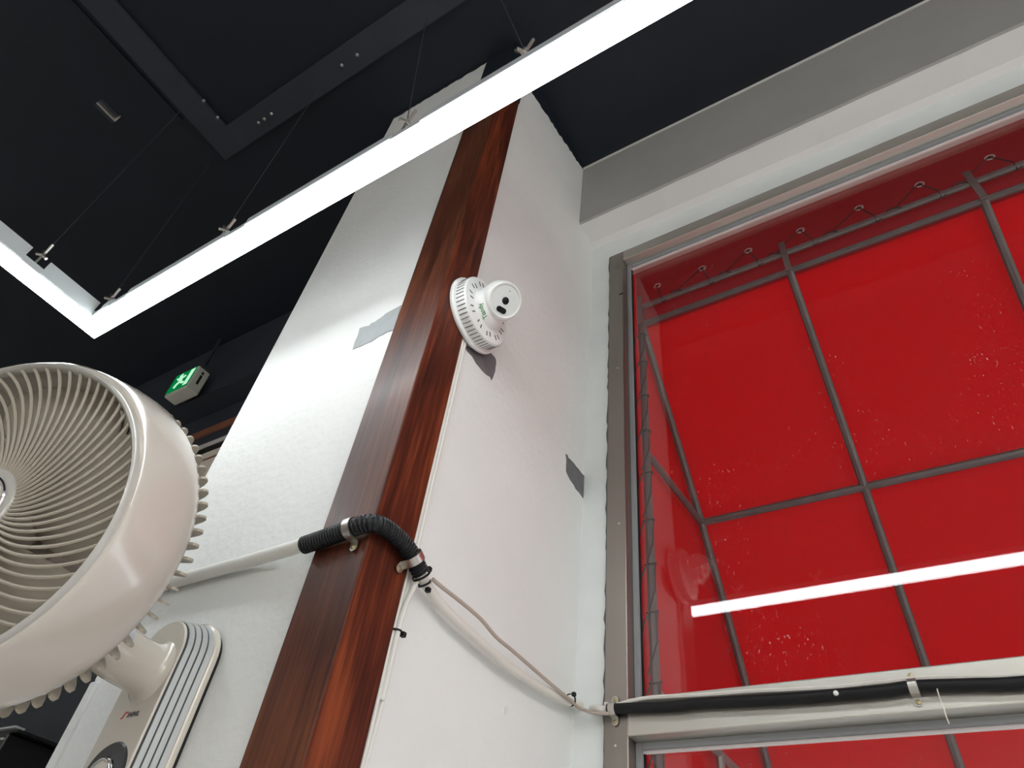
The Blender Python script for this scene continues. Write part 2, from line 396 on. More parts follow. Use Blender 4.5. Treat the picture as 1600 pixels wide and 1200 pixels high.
beads(MZ1, WZ1-.04); beads(WZ0+.05, MZ0)
# ragged dark sealant along the painted edge of the frame
r = random.Random(11); vs = []; K = 150
for i in range(K+1):
    z = .5 + (WZ1-.5)*i/K; x = WX0 - r.uniform(.0005, .0055)
    vs += [(x, YW-.0012, z), (WX0+.001, YW-.0075, z), (WX0+.001, YW+.002, z), (x, YW+.002, z)]
q = MB().add(vs, [(i*4+k, (i+1)*4+k, (i+1)*4+(k+1)%4, i*4+(k+1)%4) for i in range(K) for k in range(4)])
vs = []
for i in range(K+1):
    x = WX0 + (X1-.5-WX0)*i/K; z = WZ1 + r.uniform(.0005, .0055)
    vs += [(x, YW-.0012, z), (x, YW-.0075, WZ1-.001), (x, YW+.002, WZ1-.001), (x, YW+.002, z)]
q.add(vs, [(i*4+k, i*4+(k+1)%4, (i+1)*4+(k+1)%4, (i+1)*4+k) for i in range(K) for k in range(4)])
q.build('sealant', m_['grey'], win)
# rivets and a dark notch on the jamb
for i, (u, v) in enumerate(((965, 575), (967, 818), (961, 1165))):
    p = on_plane(u, v, 1, YF)
    MB().lathe([(.0001, .0018), (.0018, .0012), (.0026, 0)], frame_z(p, (0, -1, 0)), 10).build('rivet', m_['zinc'], win, smooth=True)
p = on_plane(971, 459, 1, YF); MB().box((p.x-.006, YF-.001, p.z-.002), (p.x+.004, YF+.001, p.z+.002)).build('notch', m_['black'], win)

# ============================================================ WINDOW 2 beyond the column (high, with pale blind)
w2 = group_empty('window_2', (-2.8, YW, 2.3))
MB().box((DX0, YW-.02, DZ1-.035), (DX1, YW+.08, DZ1)).build('head', m_['orange'], w2)
MB().box((DX0, YW-.012, DZ1-.075), (DX1, YW+.08, DZ1-.035)).build('head_strip', m_['dark2'], w2)
MB().box((DX0, YW-.005, DZ1-.095), (DX1, YW+.08, DZ1-.075)).build('rail', m_['bead'], w2)
MB().box((DX0, YW+.0, DZ1-.100), (DX1, YW+.08, DZ1-.095)).build('gasket', m_['black'], w2)
MB().box((DX0, YW+.02, DZ0), (DX1, YW+.04, DZ1-.100)).build('blind', m_['blind'], w2)
MB().box((DX0, YW+.017, DZ1-.146), (DX1, YW+.021, DZ1-.140)).build('hem', m_['orange'], w2)
MB().box((-2.31, YW+.016, DZ0), (-2.285, YW+.021, DZ1-.105)).build('stripe', m_['grey2'], w2)

# ============================================================ AWNING outside
aw = thing('awning', (1.2, 1.25, 2.0), 'red fabric awning on a grey steel tube frame outside the window', 'awning')
AX0, AX1 = -.506, 3.55
prof = [(1.255, 3.155), (1.640, 2.690), (1.905, 2.300), (2.14, 1.93)]     # slope of the rafters (y, z)
def offs(d):
    out = []
    for i, (y, z) in enumerate(prof):
        a = prof[max(0, i-1)]; b_ = prof[min(len(prof)-1, i+1)]; t = V((b_[0]-a[0], b_[1]-a[1])).normalized()
        out.append((y - t.y*d, z + t.x*d))
    return out
fo = offs(.016)
NX = 24
def sheet(rows, th=.0015):
    b = MB(); k = len(rows); vs = []
    for i in range(NX+1):
        x = AX0-.02 + (AX1+.04-AX0)*i/NX
        for y, z in rows: vs.append((x, y, z))
    for i in range(NX+1):
        x = AX0-.02 + (AX1+.04-AX0)*i/NX
        for y, z in rows: vs.append((x, y+th, z+th))
    o_ = (NX+1)*k; fs = []
    for i in range(NX):
        for j in range(k-1):
            a = i*k+j; fs += [(a, a+1, a+k+1, a+k), (o_+a, o_+a+k, o_+a+k+1, o_+a+1)]
    return b.add(vs, fs)
sheet([(fo[0][0]+.012, 3.16)] + fo[1:] + [(2.16, 1.62)]).build('canopy', m_['red'], aw)
sheet([(1.14, 3.66), (1.262, 3.56), (1.275, 3.30), (fo[0][0]+.012, 3.16)]).build('flap', m_['redf'], aw)
# side cloth of the left end
sy = [(1.122, 3.62), (1.32, 3.62)] + offs(.045) + [(2.20, 1.60), (1.122, 1.60)]
MB().prism(sy, .0015, Matrix(((0, 0, 1, AX0-.0212), (1, 0, 0, 0), (0, 1, 0, 0), (0, 0, 0, 1)))).build('side_cloth', m_['red'], aw)
R_T = .0105
xs = [-.506, -.072, .390, .84, 1.29, 1.74, 2.19, 2.64, 3.09, 3.54]
for x in xs: MB().tube([(x, p.y, p.z) for p in smooth_path([(0, y, z) for y, z in prof], 4)], R_T, 8).build('rafter', m_['tube'], aw, smooth=True)
MB().tube([(AX0, 1.64, 2.690), (AX1, 1.64, 2.690)], R_T, 8).build('purlin', m_['tube'], aw, smooth=True)
MB().tube([(AX0, 2.14, 1.93), (AX1, 2.14, 1.93)], R_T, 8).build('purlin', m_['tube'], aw, smooth=True)
MB().tube([(AX0, 1.255, 3.155), (AX1, 1.255, 3.155)], .009, 8).build('ridge_tube', m_['tube'], aw, smooth=True)
MB().tube([(AX0-.01, 1.25, 3.232), (AX1, 1.25, 3.232)], .009, 8).build('lacing_tube', m_['tube2'], aw, smooth=True)
for x in xs: MB().box((x-.008, 1.239, 3.145), (x+.008, 1.242, 3.275)).build('bracket', m_['tube2'], aw)
MB().tube([(AX0, 1.25, 3.235), (AX0, 1.25, .1)], R_T, 8).build('wall_tube', m_['tube'], aw, smooth=True)
MB().tube([(AX0, 1.25, 2.655), (AX0, 1.64, 2.69)], R_T*.9, 8).build('strut', m_['tube'], aw, smooth=True)
MB().tube([(AX0, 1.25, 2.07), (AX0, 2.05, 2.07)], R_T*.9, 8).build('strut', m_['tube2'], aw, smooth=True)
MB().tube([(AX0, 1.60, 2.07), (AX0, 1.60, .1)], R_T*.9, 8).build('prop', m_['tube2'], aw, smooth=True)
ex = [on_plane(u, v, 1, 1.27).x for u, v in ((1027, 447), (1097, 418), (1168, 387), (1248, 352), (1338, 316), (1430, 277), (1538, 235))]
st = ex[-1] - ex[-2]
while ex[-1] < 3.3: ex.append(ex[-1] + .16)
el = None; rp = MB()
for i, x in enumerate(ex):
    Mx = frame_z((x, 1.2705, 3.338), (0, -1, .08))
    if el is None:
        el = MB().lathe([(.0075, 0), (.0088, .0018), (.0115, .0018), (.0125, 0)], None, 20, closed=True).build('eyelet', m_['eye'], smooth=True)
        el.matrix_basis = Mx; attach(el, aw)
    else: instance(el, Mx, aw)
    rp.tube([(x, 1.274, 3.338), (x, 1.266, 3.33), (x+.02, 1.238, 3.236), (x+.022, 1.252, 3.219)], .0018, 5)
    x2 = ex[i+1] if i+1 < len(ex) else x+.16
    rp.tube([(x+.022, 1.252, 3.219), (x+.06, 1.239, 3.24), (x+.085, 1.240, 3.228)], .0018, 5)
    rp.tube([(x+.07, 1.240, 3.234), (x2, 1.266, 3.337), (x2, 1.274, 3.338)], .0015, 5)
rp.build('lacing_rope', m_['rope'], aw)
# lacing down the wall tube
rp = MB(); z = 3.10; r = random.Random(3)
while z > 1.95:
    ring = [(AX0+cos(a)*.013, 1.25+sin(a)*.013, z+.006*sin(a)) for a in [k*pi/5 for k in range(11)]]
    rp.tube(ring, .0019, 5)
    rp.tube([(AX0, 1.237, z), (AX0-.012, 1.226, z-.04), (AX0-.02, 1.24, z-.05)], .0018, 5)
    rp.tube([(AX0+.013, 1.245, z), (AX0+.012, 1.238, z-.07), (AX0-.01, 1.24, z-.13)], .0016, 5)
    z -= .13 + r.uniform(-.02, .02)
rp.build('side_lacing', m_['rope'], aw)

# ============================================================ LINE LIGHT (closed rectangular loop hung from wires)
LX0, LX1, LY0, LY1, LZ = -1.3535, 2.4, -1.75, .287, 2.56
lt = thing('line_light', (LX0, LY1, LZ), 'long white glowing linear light bent at a corner, hung from thin wires', 'light')
HW = .0185
def seg(name, a, b, z0, z1, hw, mt):
    (xa, ya), (xb, yb) = a, b
    if abs(xa-xb) > abs(ya-yb): bx = ((min(xa, xb)-hw, ya-hw, z0), (max(xa, xb)+hw, ya+hw, z1))
    else: bx = ((xa-hw, min(ya, yb)+hw+.0004, z0), (xa+hw, max(ya, yb)-hw-.0004, z1))
    return MB().box(*bx).build(name, mt, lt)
corners = [((LX0, LY1), (LX1, LY1)), ((LX0, LY0), (LX0, LY1)), ((LX0, LY0), (LX1, LY0)), ((LX1, LY0), (LX1, LY1))]
for a, b_ in corners:
    seg('housing', a, b_, LZ, LZ+.016, HW+.0025, m_['alu'])
    seg('diffuser', a, b_, LZ-.011, LZ, HW, m_['led'])
# raised cover plates on the inner edge of the housing
def plate(a, b): return MB().box(a, b).build('cover_plate', m_['alu'], lt)
plate((LX0+HW-.002, .235-.09, LZ+.002), (LX0+HW+.004, .262, LZ+.040))
plate((LX0+HW-.002, -1.2, LZ+.002), (LX0+HW+.004, .105, LZ+.040))
xq = [on_plane(u, v, 1, LY1-HW).x for u, v in ((163, 480), (181, 468), (205, 455), (360, 362), (390, 345), (612, 218), (655, 198), (748, 146))]
for i in (1, 3, 5):
    plate((xq[i-1] if i == 1 else xq[i-1], LY1-HW-.004, LZ+.002), (xq[i], LY1-HW+.002, LZ+.026)) if i == 1 else None
plate((xq[2], LY1-HW-.004, LZ+.002), (xq[3], LY1-HW+.002, LZ+.024))
plate((xq[4], LY1-HW-.004, LZ+.002), (xq[5], LY1-HW+.002, LZ+.024))
plate((xq[6], LY1-HW-.004, LZ+.002), (LX1, LY1-HW+.002, LZ+.024))
# hanging wires with wing clips
def hang(x, y, tx, ty):
    MB().tube([(x, y, LZ+.05), (tx, ty, ZC)], .0008, 6).build('suspension_wire', m_['wire'], lt)
    c = MB().tube([(x, y, LZ+.014), (x, y, LZ+.060)], .0022, 8)
    c.tube([(x-.016, y-.002, LZ+.066), (x-.005, y, LZ+.048), (x+.005, y, LZ+.048), (x+.015, y-.002, LZ+.068)], .0028, 6)
    c.tube([(x-.006, y-.010, LZ+.040), (x, y, LZ+.044), (x+.007, y+.008, LZ+.036)], .0032, 6)
    c.build('wing_clip', m_['zinc'], lt, smooth=True)
hang(-1.335, .126, -1.585, .128)
for (u, v) in ((190, 462), (371, 352), (636, 213), (823, 101)):
    p = on_plane(u, v, 1, LY1-.008); hang(p.x, LY1-.020, p.x + (-.42 if u < 200 else -.26), LY1+.03)
hang(LX0, -1.2, LX0, -1.2); hang(1.2, LY1, 1.2, LY1); hang(.6, LY0, .6, LY0); hang(-.6, LY0, -.6, LY0); hang(LX1, -.6, LX1, -.6)

# added fill lights out of view, built as straight line lights to brighten the walls
for i, (a, c) in enumerate((((2.05, -3.3), (2.05, .2)), ((2.85, -3.3), (2.85, .2)), ((.4, -2.7), (1.8, -2.7)), ((-3.4, -3.3), (-3.4, -1.9)))):
    t = thing('line_light', ((a[0]+c[0])/2, (a[1]+c[1])/2, LZ+.3), ['added straight fill light out of view, running to the window', 'added straight fill light out of view along the right-hand wall', 'added short fill light out of view across the back', 'added straight fill light out of view in the far left corner'][i], 'light', 'added fill lights out of view')
    MB().box((a[0]-.035, a[1]-.035, LZ+.3), (c[0]+.035, c[1]+.035, LZ+.34)).build('housing', m_['alu'], t)
    MB().box((a[0]-.03, a[1]-.03, LZ+.285), (c[0]+.03, c[1]+.03, LZ+.3)).build('diffuser', m_['led_fill'], t)
    for x, y in (a, c): MB().tube([(x, y, LZ+.34), (x, y, ZC)], .0012, 6).build('suspension_wire', m_['wire'], t)

# ------------------------------------------------------------ lettering
def letters(txt, bold=.0):
    cu = bpy.data.curves.new('lettering', 'FONT'); cu.body = txt; cu.size = 1; cu.offset = bold
    o = bpy.data.objects.new('lettering', cu); COL.objects.link(o)
    dg = bpy.context.evaluated_depsgraph_get(); me = o.evaluated_get(dg).to_mesh()
    vs = [(v.co.x, v.co.y) for v in me.vertices]; fs = [tuple(p.vertices) for p in me.polygons]
    o.evaluated_get(dg).to_mesh_clear(); bpy.data.objects.remove(o); bpy.data.curves.remove(cu)
    x0 = min(v[0] for v in vs); x1 = max(v[0] for v in vs); return [(v[0]-x0, v[1]) for v in vs], fs, x1-x0

# ============================================================ WALL FAN
PCX, PTOP = -.819, 1.905
fan = thing('wall_fan', (PCX, YC, 1.55), 'cream plastic wall fan with a spiral front grille mounted on the white column', 'fan')
def arch(w, top, bot, n=22):
    pts = [(-w, bot), (w, bot)]; c = top - w*1.0
    return pts + [(w*cos(a), c + w*sin(a)) for a in [pi*i/n for i in range(n+1)]]
def loft(name, w0, t0, y0, w1, t1, y1, mt, bot=1.5, cap0=False):
    A = arch(w0, t0, bot); B = arch(w1, t1, bot-.0); n = len(A)
    vs = [(PCX+x, y0, z) for x, z in A] + [(PCX+x, y1, z) for x, z in B]
    fs = [(i, (i+1)%n, n+(i+1)%n, n+i) for i in range(n)] + [tuple(range(n, 2*n))]
    if cap0: fs.append(tuple(range(n))[::-1])
    b = MB().add(vs, fs); return b
loft('', .047, 1.900, YC, .046, 1.899, .502, None, cap0=True).build('back_plate', m_['black'], fan)
loft('', .0525, 1.905, .502, .0525, 1.905, .492, None, cap0=True).build('rim', m_['cream'], fan, bevel=.003)
# four silver steps with dark grooves between them, on the slope from the rim to the panel
wA, tA, yA, wB, tB, yB = .0505, 1.902, .492, .0435, 1.893, .459
for i in range(4):
    t0, t1 = i/4, (i+1)/4 - .06
    f = lambda t: (wA+(wB-wA)*t, tA+(tB-tA)*t, yA+(yB-yA)*t)
    a, c = f(t0), f(t1)
    loft('', *a, *c, None, cap0=True).build('silver_trim', m_['silver'], fan)
    a2, c2 = f(t1), f(t1+.06)
    loft('', a2[0]-.0012, a2[1]-.0012, a2[2], c2[0]-.0012, c2[1]-.0012, c2[2], None, cap0=True).build('groove', m_['groove'], fan)
loft('', .0428, 1.892, .459, .0420, 1.891, .456, None, cap0=True).build('panel', m_['panel'], fan, bevel=.001)
PYF = .456
# dial: charcoal ring and chrome knob
MD = frame_z((-.816, PYF, 1.714), (0, -1, 0))
dl = MB().lathe([(.0205, .0), (.0205, .003), (.035, .002), (.037, 0)], MD, 40).build('dial_ring', m_['dial'], fan, smooth=True)
MB().lathe([(.0195, 0), (.0195, .006), (.018, .008), (.0165, .0075)], MD, 40).build('knob_rim', m_['chrome'], fan, smooth=True)
MB().lathe([(.0165, .007), (.012, .009), (.0001, .0095)], MD, 40).build('knob', m_['panel'], fan, smooth=True)
# maker's lettering
def flat_text(name, txt, org, h, ux, uz, mt, parent, shear=.25, bold=.0):
    vs, fs, w_ = letters(txt, bold)
    P = [V(org) + V(ux)*((x+shear*y)*h) + V(uz)*(y*h) for x, y in vs]
    n = len(P); nrm = V(ux).cross(V(uz)).normalized()
    b = MB().add([p + nrm*.0006 for p in P], fs); return b.build(name, mt, parent)
lx, lz = -.823, 1.777
flat_text('lettering', 'SHINIL', (lx, PYF, lz), .0075, (1, 0, 0), (0, 0, 1), m_['darkp'], fan, .3, .03)
b = MB(); b.prism([(0, 0), (.004, .0), (.0065, .0058), (.0105, .0058), (.011, .0072), (.0055, .0072), (.003, .0016)], .0006, Matrix(((1, 0, 0, lx-.011), (0, 0, -1, PYF), (0, 1, 0, lz-.001), (0, 0, 0, 1))))
b.build('emblem', m_['redp'], fan)
# neck
neck = smooth_path([(-.815, .462, 1.828), (-.815, .449, 1.828), (-.815, .436, 1.828), (-.815, .405, 1.830), (-.817, .380, 1.838), (-.828, .350, 1.868), (-.838, .320, 1.900)], 5)
nr = []
for i, p in enumerate(neck): nr.append(.0375 if i < 2 else .0285 + .009*math.exp(-(i-2)/2.2))
MB().tube(neck, nr, 32).build('neck', m_['cream'], fan, smooth=True)
# hologram sticker on the neck
b = MB(); vs = []
for i in range(7):
    a = rad(8 + 34*i/6)
    for yy in (.385, .402):
        vs.append((-.8152 + .0298*cos(a), yy, 1.8315 + .0298*sin(a)))
b.add(vs, [(2*i, 2*i+1, 2*i+3, 2*i+2) for i in range(6)])
b.build('sticker', m_['sticker'], fan)
# head
FC = EYE + V((-.9177, .2094, .3925))*.85; FN = V((.4413, -.8731, -.2074))
FM = frame_z(FC, FN) @ Matrix.Scale(.85, 4)
MB().lathe([(.1855, -.012), (.1868, -.001), (.1895, .002), (.1925, -.001), (.1938, -.007), (.1930, -.014)], FM, 96, closed=True).build('front_ring', m_['ring'], fan, smooth=True)
MB().lathe([(.1936, -.006), (.1965, -.0065), (.2000, -.011), (.2072, -.034), (.2130, -.060), (.2165, -.085), (.2172, -.098), (.2150, -.110), (.2085, -.119), (.2050, -.121),
            (.2035, -.119), (.208, -.112), (.212, -.095), (.208, -.06), (.202, -.03), (.194, -.014)], FM, 96, closed=True).build('shell', m_['shell'], fan, smooth=True)
# spiral front grille
def rib_pts():
    out = []
    for i in range(13):
        q = i/12; r = .044 + (.188-.044)*q; a = rad(36)*q**1.1
        out.append((r*cos(a), r*sin(a), -.012 + .006*q + .006*sin(pi*q)))
    return out
rb = MB().tube(rib_pts(), [.0021]*13, 6)
rme = rb.build('grille_rib', m_['rib'], smooth=True)
c0 = rme.location.copy(); rme.data.transform(Matrix.Translation(c0)); rme.location = (0, 0, 0)
NR = 66
rme.matrix_basis = FM; attach(rme, fan)
for i in range(1, NR): instance(rme, FM @ Matrix.Rotation(2*pi*i/NR, 4, 'Z'), fan)
MB().lathe([(.0001, -.010), (.036, -.010), (.0435, -.0085), (.0465, -.012), (.045, -.018), (.0001, -.019)], FM, 48).build('grille_hub', m_['ring'], fan, smooth=True)
MB().lathe([(.0335, -.0102), (.0345, -.0075), (.0325, -.0065), (.0300, -.0075)], FM, 48).build('hub_ring', m_['chrome'], fan, smooth=True)
MB().lathe([(.0300, -.0092), (.015, -.0072), (.0001, -.0066)], FM, 40).build('hub_cap', m_['cream'], fan, smooth=True)
# blades
bl = MB(); K = 9
def blade():
    vs = []; n = 8; w_ = 8
    for i in range(n+1):
        t = i/n; r = .032 + .152*t
        for j in range(w_+1):
            s = j/w_ - .5; half = rad(33)*(1 - .35*abs(2*t-1)**3)
            a = s*2*half + rad(18)*t
            vs.append((r*cos(a), r*sin(a), -.062 + .032*s*(1-.25*t) + .006*cos(s*3)))
    top = [(x, y, z+.0018) for x, y, z in vs]; N0 = len(vs)
    fs = []
    for i in range(n):
        for j in range(w_):
            a = i*(w_+1)+j
            fs += [(a, a+w_+1, a+w_+2, a+1), (N0+a, N0+a+1, N0+a+w_+2, N0+a+w_+1)]
    return MB().add(vs+top, fs)
b0 = blade().build('blade', m_['rib'], smooth=True)
b0.data.transform(Matrix.Translation(b0.location)); b0.location = (0, 0, 0)
b0.matrix_basis = FM; attach(b0, fan)
for i in range(1, 5): instance(b0, FM @ Matrix.Rotation(2*pi*i/5, 4, 'Z'), fan)
MB().lathe([(.0001, -.038), (.030, -.040), (.036, -.053), (.036, -.085), (.0001, -.088)], FM, 32).build('blade_hub', m_['rib'], fan, smooth=True)
# rear grille fins and motor housing
fin = MB().add(*(lambda P: ([(r_, -.0016, z) for r_, z in P] + [(r_, .0016, z) for r_, z in P],
     [tuple(range(len(P))), tuple(range(len(P), 2*len(P)))[::-1]] + [(i, len(P)+i, len(P)+(i+1)%len(P), (i+1)%len(P)) for i in range(len(P))]))
     ([(.204, -.117), (.2150, -.1190), (.2180, -.1225), (.2190, -.127), (.2165, -.132), (.2090, -.137), (.185, -.146), (.12, -.163), (.058, -.170), (.058, -.163), (.12, -.155), (.178, -.138), (.196, -.126), (.199, -.118)])).build('rear_fin', m_['rib'])
fin.data.transform(Matrix.Translation(fin.location)); fin.location = (0, 0, 0)
fin.matrix_basis = FM; attach(fin, fan)
for i in range(1, 72): instance(fin, FM @ Matrix.Rotation(2*pi*i/72, 4, 'Z'), fan)
MB().lathe([(.203, -.119), (.203, -.123), (.195, -.124), (.195, -.119)], FM, 64, closed=True).build('rear_ring', m_['rib'], fan, smooth=True)
MB().lathe([(.0001, -.10), (.060, -.10), (.068, -.155), (.066, -.178), (.052, -.205), (.0001, -.212)], FM, 40).build('motor_housing', m_['cream'], fan, smooth=True)

# ============================================================ SURVEILLANCE CAMERA on the post
CY, CZ = .590, 2.498
cctv = thing('surveillance_camera', (PX1, CY, CZ), 'white turret surveillance camera on a round ribbed base fixed to the post', 'camera')
BM = frame_z((PX1, CY, CZ), (1, 0, 0))
MB().lathe([(.0001, 0), (.0715, 0), (.0735, .002), (.0735, .006), (.071, .0085), (.064, .0085)], BM, 64).build('flange', m_['camw'], cctv, smooth=True)
MB().lathe([(.0665, .0085), (.0665, .027), (.0645, .030), (.058, .031), (.0001, .031)], BM, 64).build('base_drum', m_['camw'], cctv, smooth=True)
NB = 52
gr = MB().box((.0662, -.0006, .010), (.0672, .0006, .027)).build('drum_groove', m_['camd'])
gr.data.transform(Matrix.Translation(gr.location)); gr.location = (0, 0, 0); gr.matrix_basis = BM; attach(gr, cctv)
for i in range(1, NB): instance(gr, BM @ Matrix.Rotation(2*pi*i/NB, 4, 'Z'), cctv)
vt = MB().box((.047, -.0012, .0308), (.056, .0012, .0316)).build('vent_slot', m_['camd'])
vt.data.transform(Matrix.Translation(vt.location)); vt.location = (0, 0, 0); vt.matrix_basis = BM; attach(vt, cctv)
for i in range(1, 22): instance(vt, BM @ Matrix.Rotation(2*pi*i/22 + .08*(i % 2), 4, 'Z') @ Matrix.Translation((.0 if i % 3 else -.003, 0, 0)), cctv)
hd = V((PX1+.0585, CY-.001, CZ+.0125)); hn = V((.738, -.203, -.646)).normalized()
bd_ = MB().lathe([(.0388, .026), (.0388, .030), (.0375, .040), (.0362, .0445), (.034, .0475), (.030, .049), (.0001, .049)], None, 56)
bd_.v = [tuple(BM @ V(p) + V((0, 0, max(0, p[2]-.0262)*.456))) for p in bd_.v]
bd_.build('body', m_['camw'], cctv, smooth=True)
HM = frame_z(hd, hn)
MB().lathe([(.0001, -.0365), (.014, -.0337), (.026, -.0256), (.0335, -.0145), (.0365, .0), (.0362, .010), (.0350, .0165), (.0330, .0205), (.0310, .0215), (.0288, .0208), (.0280, .0188), (.0001, .0188)], HM, 56).build('head_ring', m_['camw'], cctv, smooth=True)
MB().lathe([(.0001, .0194), (.0266, .0194), (.0274, .0187)], HM, 48).build('face', m_['strip'], cctv, smooth=True)
# place lens and sensor from the face's own axes, seen from the room
cr = V(CAM_R[0]); fx = (cr - hn*cr.dot(hn)).normalized(); fy = hn.cross(fx)
FMt = Matrix((fx, fy, hn)).transposed().to_4x4(); FMt.translation = hd + hn*.0194
T = Matrix.Translation
MB().lathe([(.0001, .0012), (.0058, .001), (.0068, .0002), (.0068, -.001)], FMt @ T((.0005, -.0005, 0)), 28).build('lens', m_['lens'], cctv, smooth=True)
st_ = [(.0052*cos(a) + (.0048 if cos(a) > 0 else -.0048), .0052*sin(a)) for a in [2*pi*i/28 + .01 for i in range(28)]]
MB().prism(st_, .0012, FMt @ T((-.0080, -.0165, 0)) @ Matrix.Rotation(rad(-27), 4, 'Z')).build('light_window', m_['lens'], cctv)
MB().lathe([(.0001, .0006), (.001, .0004), (.001, -.0004)], FMt @ T((.0090, .0165, 0)), 10).build('sensor_dot', m_['dial'], cctv)
# green lettering wrapped round the body
vs, fs, tw = letters('Tiandy', .012)
hgt = .0108; R0 = .0396
b = MB(); P = []
A0 = rad(-121)
for x, y in vs:
    a = A0 - (x - tw/2)*hgt/R0; zz = .0415 - y*hgt; q = .0388 - max(0, zz-.030)*.13 + .0006
    P.append(V((q*cos(a), q*sin(a), zz)))
# BM axes: local z = +x of the room
P = [BM @ p + V((0, 0, max(0, p.z-.0262)*.456)) for p in P]
b.add(P, fs); b.build('lettering', m_['green'], cctv)

# ============================================================ EXIT SIGN
ex0, ex1, ey0, ey1, ez0, ez1 = -2.41, -2.265, .868, .928, 3.288, 3.412
sg = thing('exit_sign', (-2.34, ey1, ez0), 'small white box exit sign with a glowing green face under the dark ceiling', 'sign')
MB().box((ex0, ey0+.002, ez0), (ex1, ey1, ez1)).build('housing', m_['exitb'], sg, bevel=.006)
MB().box((ex0+.006, ey0, ez0+.012), (ex1-.006, ey0+.003, ez1-.006)).build('green_face', m_['exitg'], sg)
cx_, cz_ = -2.345, 3.352
fig = MB()
def limb(pts, r): fig.tube([(cx_+x, ey0-.0012, cz_+z) for x, z in pts], r, 8)
fig.lathe([(.0001, .001), (.0085, .0008), (.009, 0)], frame_z((cx_-.012, ey0-.0005, cz_+.038), (0, -1, 0)), 16)
limb([(-.006, .026), (.008, -.006)], .0075)
limb([(.008, -.006), (-.008, -.020), (-.014, -.038)], .0048); limb([(.008, -.006), (.022, -.020), (.036, -.022)], .0048)
limb([(-.006, .024), (-.022, .012), (-.030, .022)], .0036); limb([(-.006, .024), (.012, .014), (.024, .022)], .0036)
fig.build('running_figure', m_['exitw'], sg)
MB().box((ex1-.038, ey0-.001, ez0+.02), (ex1-.012, ey0, ez1-.012)).build('door_mark', m_['exitw'], sg)
MB().box((ex1, ey0+.026, ez0+.040), (ex1+.001, ey0+.036, ez0+.088)).build('vent', m_['black'], sg)
MB().box((ex1, ey0+.026, ez0+.094), (ex1+.001, ey0+.036, ez0+.106)).build('vent', m_['black'], sg)
MB().tube(smooth_path([(-2.29, .90, ez1-.002), (-2.31, .905, 3.50), (-2.36, .925, 3.60), (-2.37, .93, ZC)], 5), .007, 8).build('hanging_cord', m_['dark2'], sg, smooth=True)

# ============================================================ CONDUIT, CABLES, CLAMPS
tag(MB().tube([(XL-.03, .4975, 1.9915), (-.9, .4975, 1.9915), (-.78, .4965, 1.9905), (-.655, .4885, 1.9855)], .0093, 16).build('conduit_pipe', m_['pipe'], smooth=True),
    'white plastic conduit pipe running across the white column behind the fan', 'pipe')
hp = smooth_path([(-.662, .4868, 1.983), (-.613, .4862, 1.9855), (-.584, .4855, 1.9875), (-.566, .4858, 1.989), (-.5525, .4925, 1.9915), (-.5492, .510, 1.994), (-.549, .531, 1.9945), (-.5492, .559, 1.990), (-.5495, .588, 1.976)], 10)
# resample evenly and modulate the radius into corrugations
def resample(p, step):
    out = [p[0]]; acc = 0
    for a, b_ in zip(p, p[1:]):
        L_ = (b_-a).length; t = step - acc
        while t <= L_: out.append(a + (b_-a)*(t/L_)); t += step
        acc = (acc + L_) % step
    return out
hq = resample(hp, .00115)
tag(MB().tube(hq, [(.0116, .0116, .0102, .0102)[i % 4] for i in range(len(hq))], 18).build('corrugated_hose', m_['corr'], smooth=True),
    'black corrugated hose bending round the edge of the wooden post', 'hose')
def saddle(name, c, axis, nrm, r, label, tabs=(.5, 1), wd=.011):
    c, axis, nrm = V(c), V(axis).normalized(), V(nrm).normalized(); side = axis.cross(nrm).normalized()
    t = thing(name, c, label, 'clamp'); vs = []; n = 14; ro, ri = r+.0019, r+.0006
    for i in range(n+1):
        a = pi*i/n
        for rr in (ri, ro):
            for s in (-.5, .5): vs.append(c + axis*(wd*s) + side*(cos(a)*rr) + nrm*(sin(a)*rr))
    fs = []
    for i in range(n):
        a = i*4; fs += [(a, a+1, a+5, a+4), (a+2, a+6, a+7, a+3), (a, a+4, a+6, a+2), (a+1, a+3, a+7, a+5)]
    fs += [(0, 2, 3, 1), (n*4, n*4+1, n*4+3, n*4+2)]
    MB().add(vs, fs).build('band', m_['zinc'], t, smooth=True)
    for sgn in (1, -1):
        base = c - nrm*(r - .0008) + side*(sgn*(ri+.0065)); up = c + side*(sgn*(ri+.0006))
        # leg down to the wall and a rounded foot
        M = Matrix((side*sgn, axis, nrm)).transposed().to_4x4(); M.translation = c - nrm*(r-.0004)
        poly = [(ri, -wd/2), (ri+.008, -wd/2)] + [(ri+.008 + wd/2*sin(a), -wd/2*cos(a)) for a in [pi*i/8 for i in range(1, 8)]] + [(ri+.008, wd/2), (ri, wd/2)]
        if sgn < 0: poly = poly[::-1]
        b = MB().prism(poly, .0013, M)
        M2 = M.copy()
        b.prism([(ri, -wd/2), (ro, -wd/2), (ro, wd/2), (ri, wd/2)], r-.0004, M)
        b.build('foot', m_['zinc'], t)
        MB().lathe([(.0001, .0030), (.0018, .0026), (.0034, .0022), (.0038, .001)], M @ T((ri+.008, 0, 0)), 12).build('screw', m_['brass'], t, smooth=True)
    return t
saddle('saddle_clamp', (-.582, .4855, 1.9877), (1, 0, .03), (0, -1, 0), .0118, 'metal saddle clamp on the hose at the front of the wooden post')
saddle('saddle_clamp', (-.5493, .569, 1.986), (0, .88, -.47), (1, 0, 0), .0118, 'metal saddle clamp near the hose end on the side of the post')
def px_path(pts, axis, val): return [on_plane(u, v, axis, val) for u, v in pts]
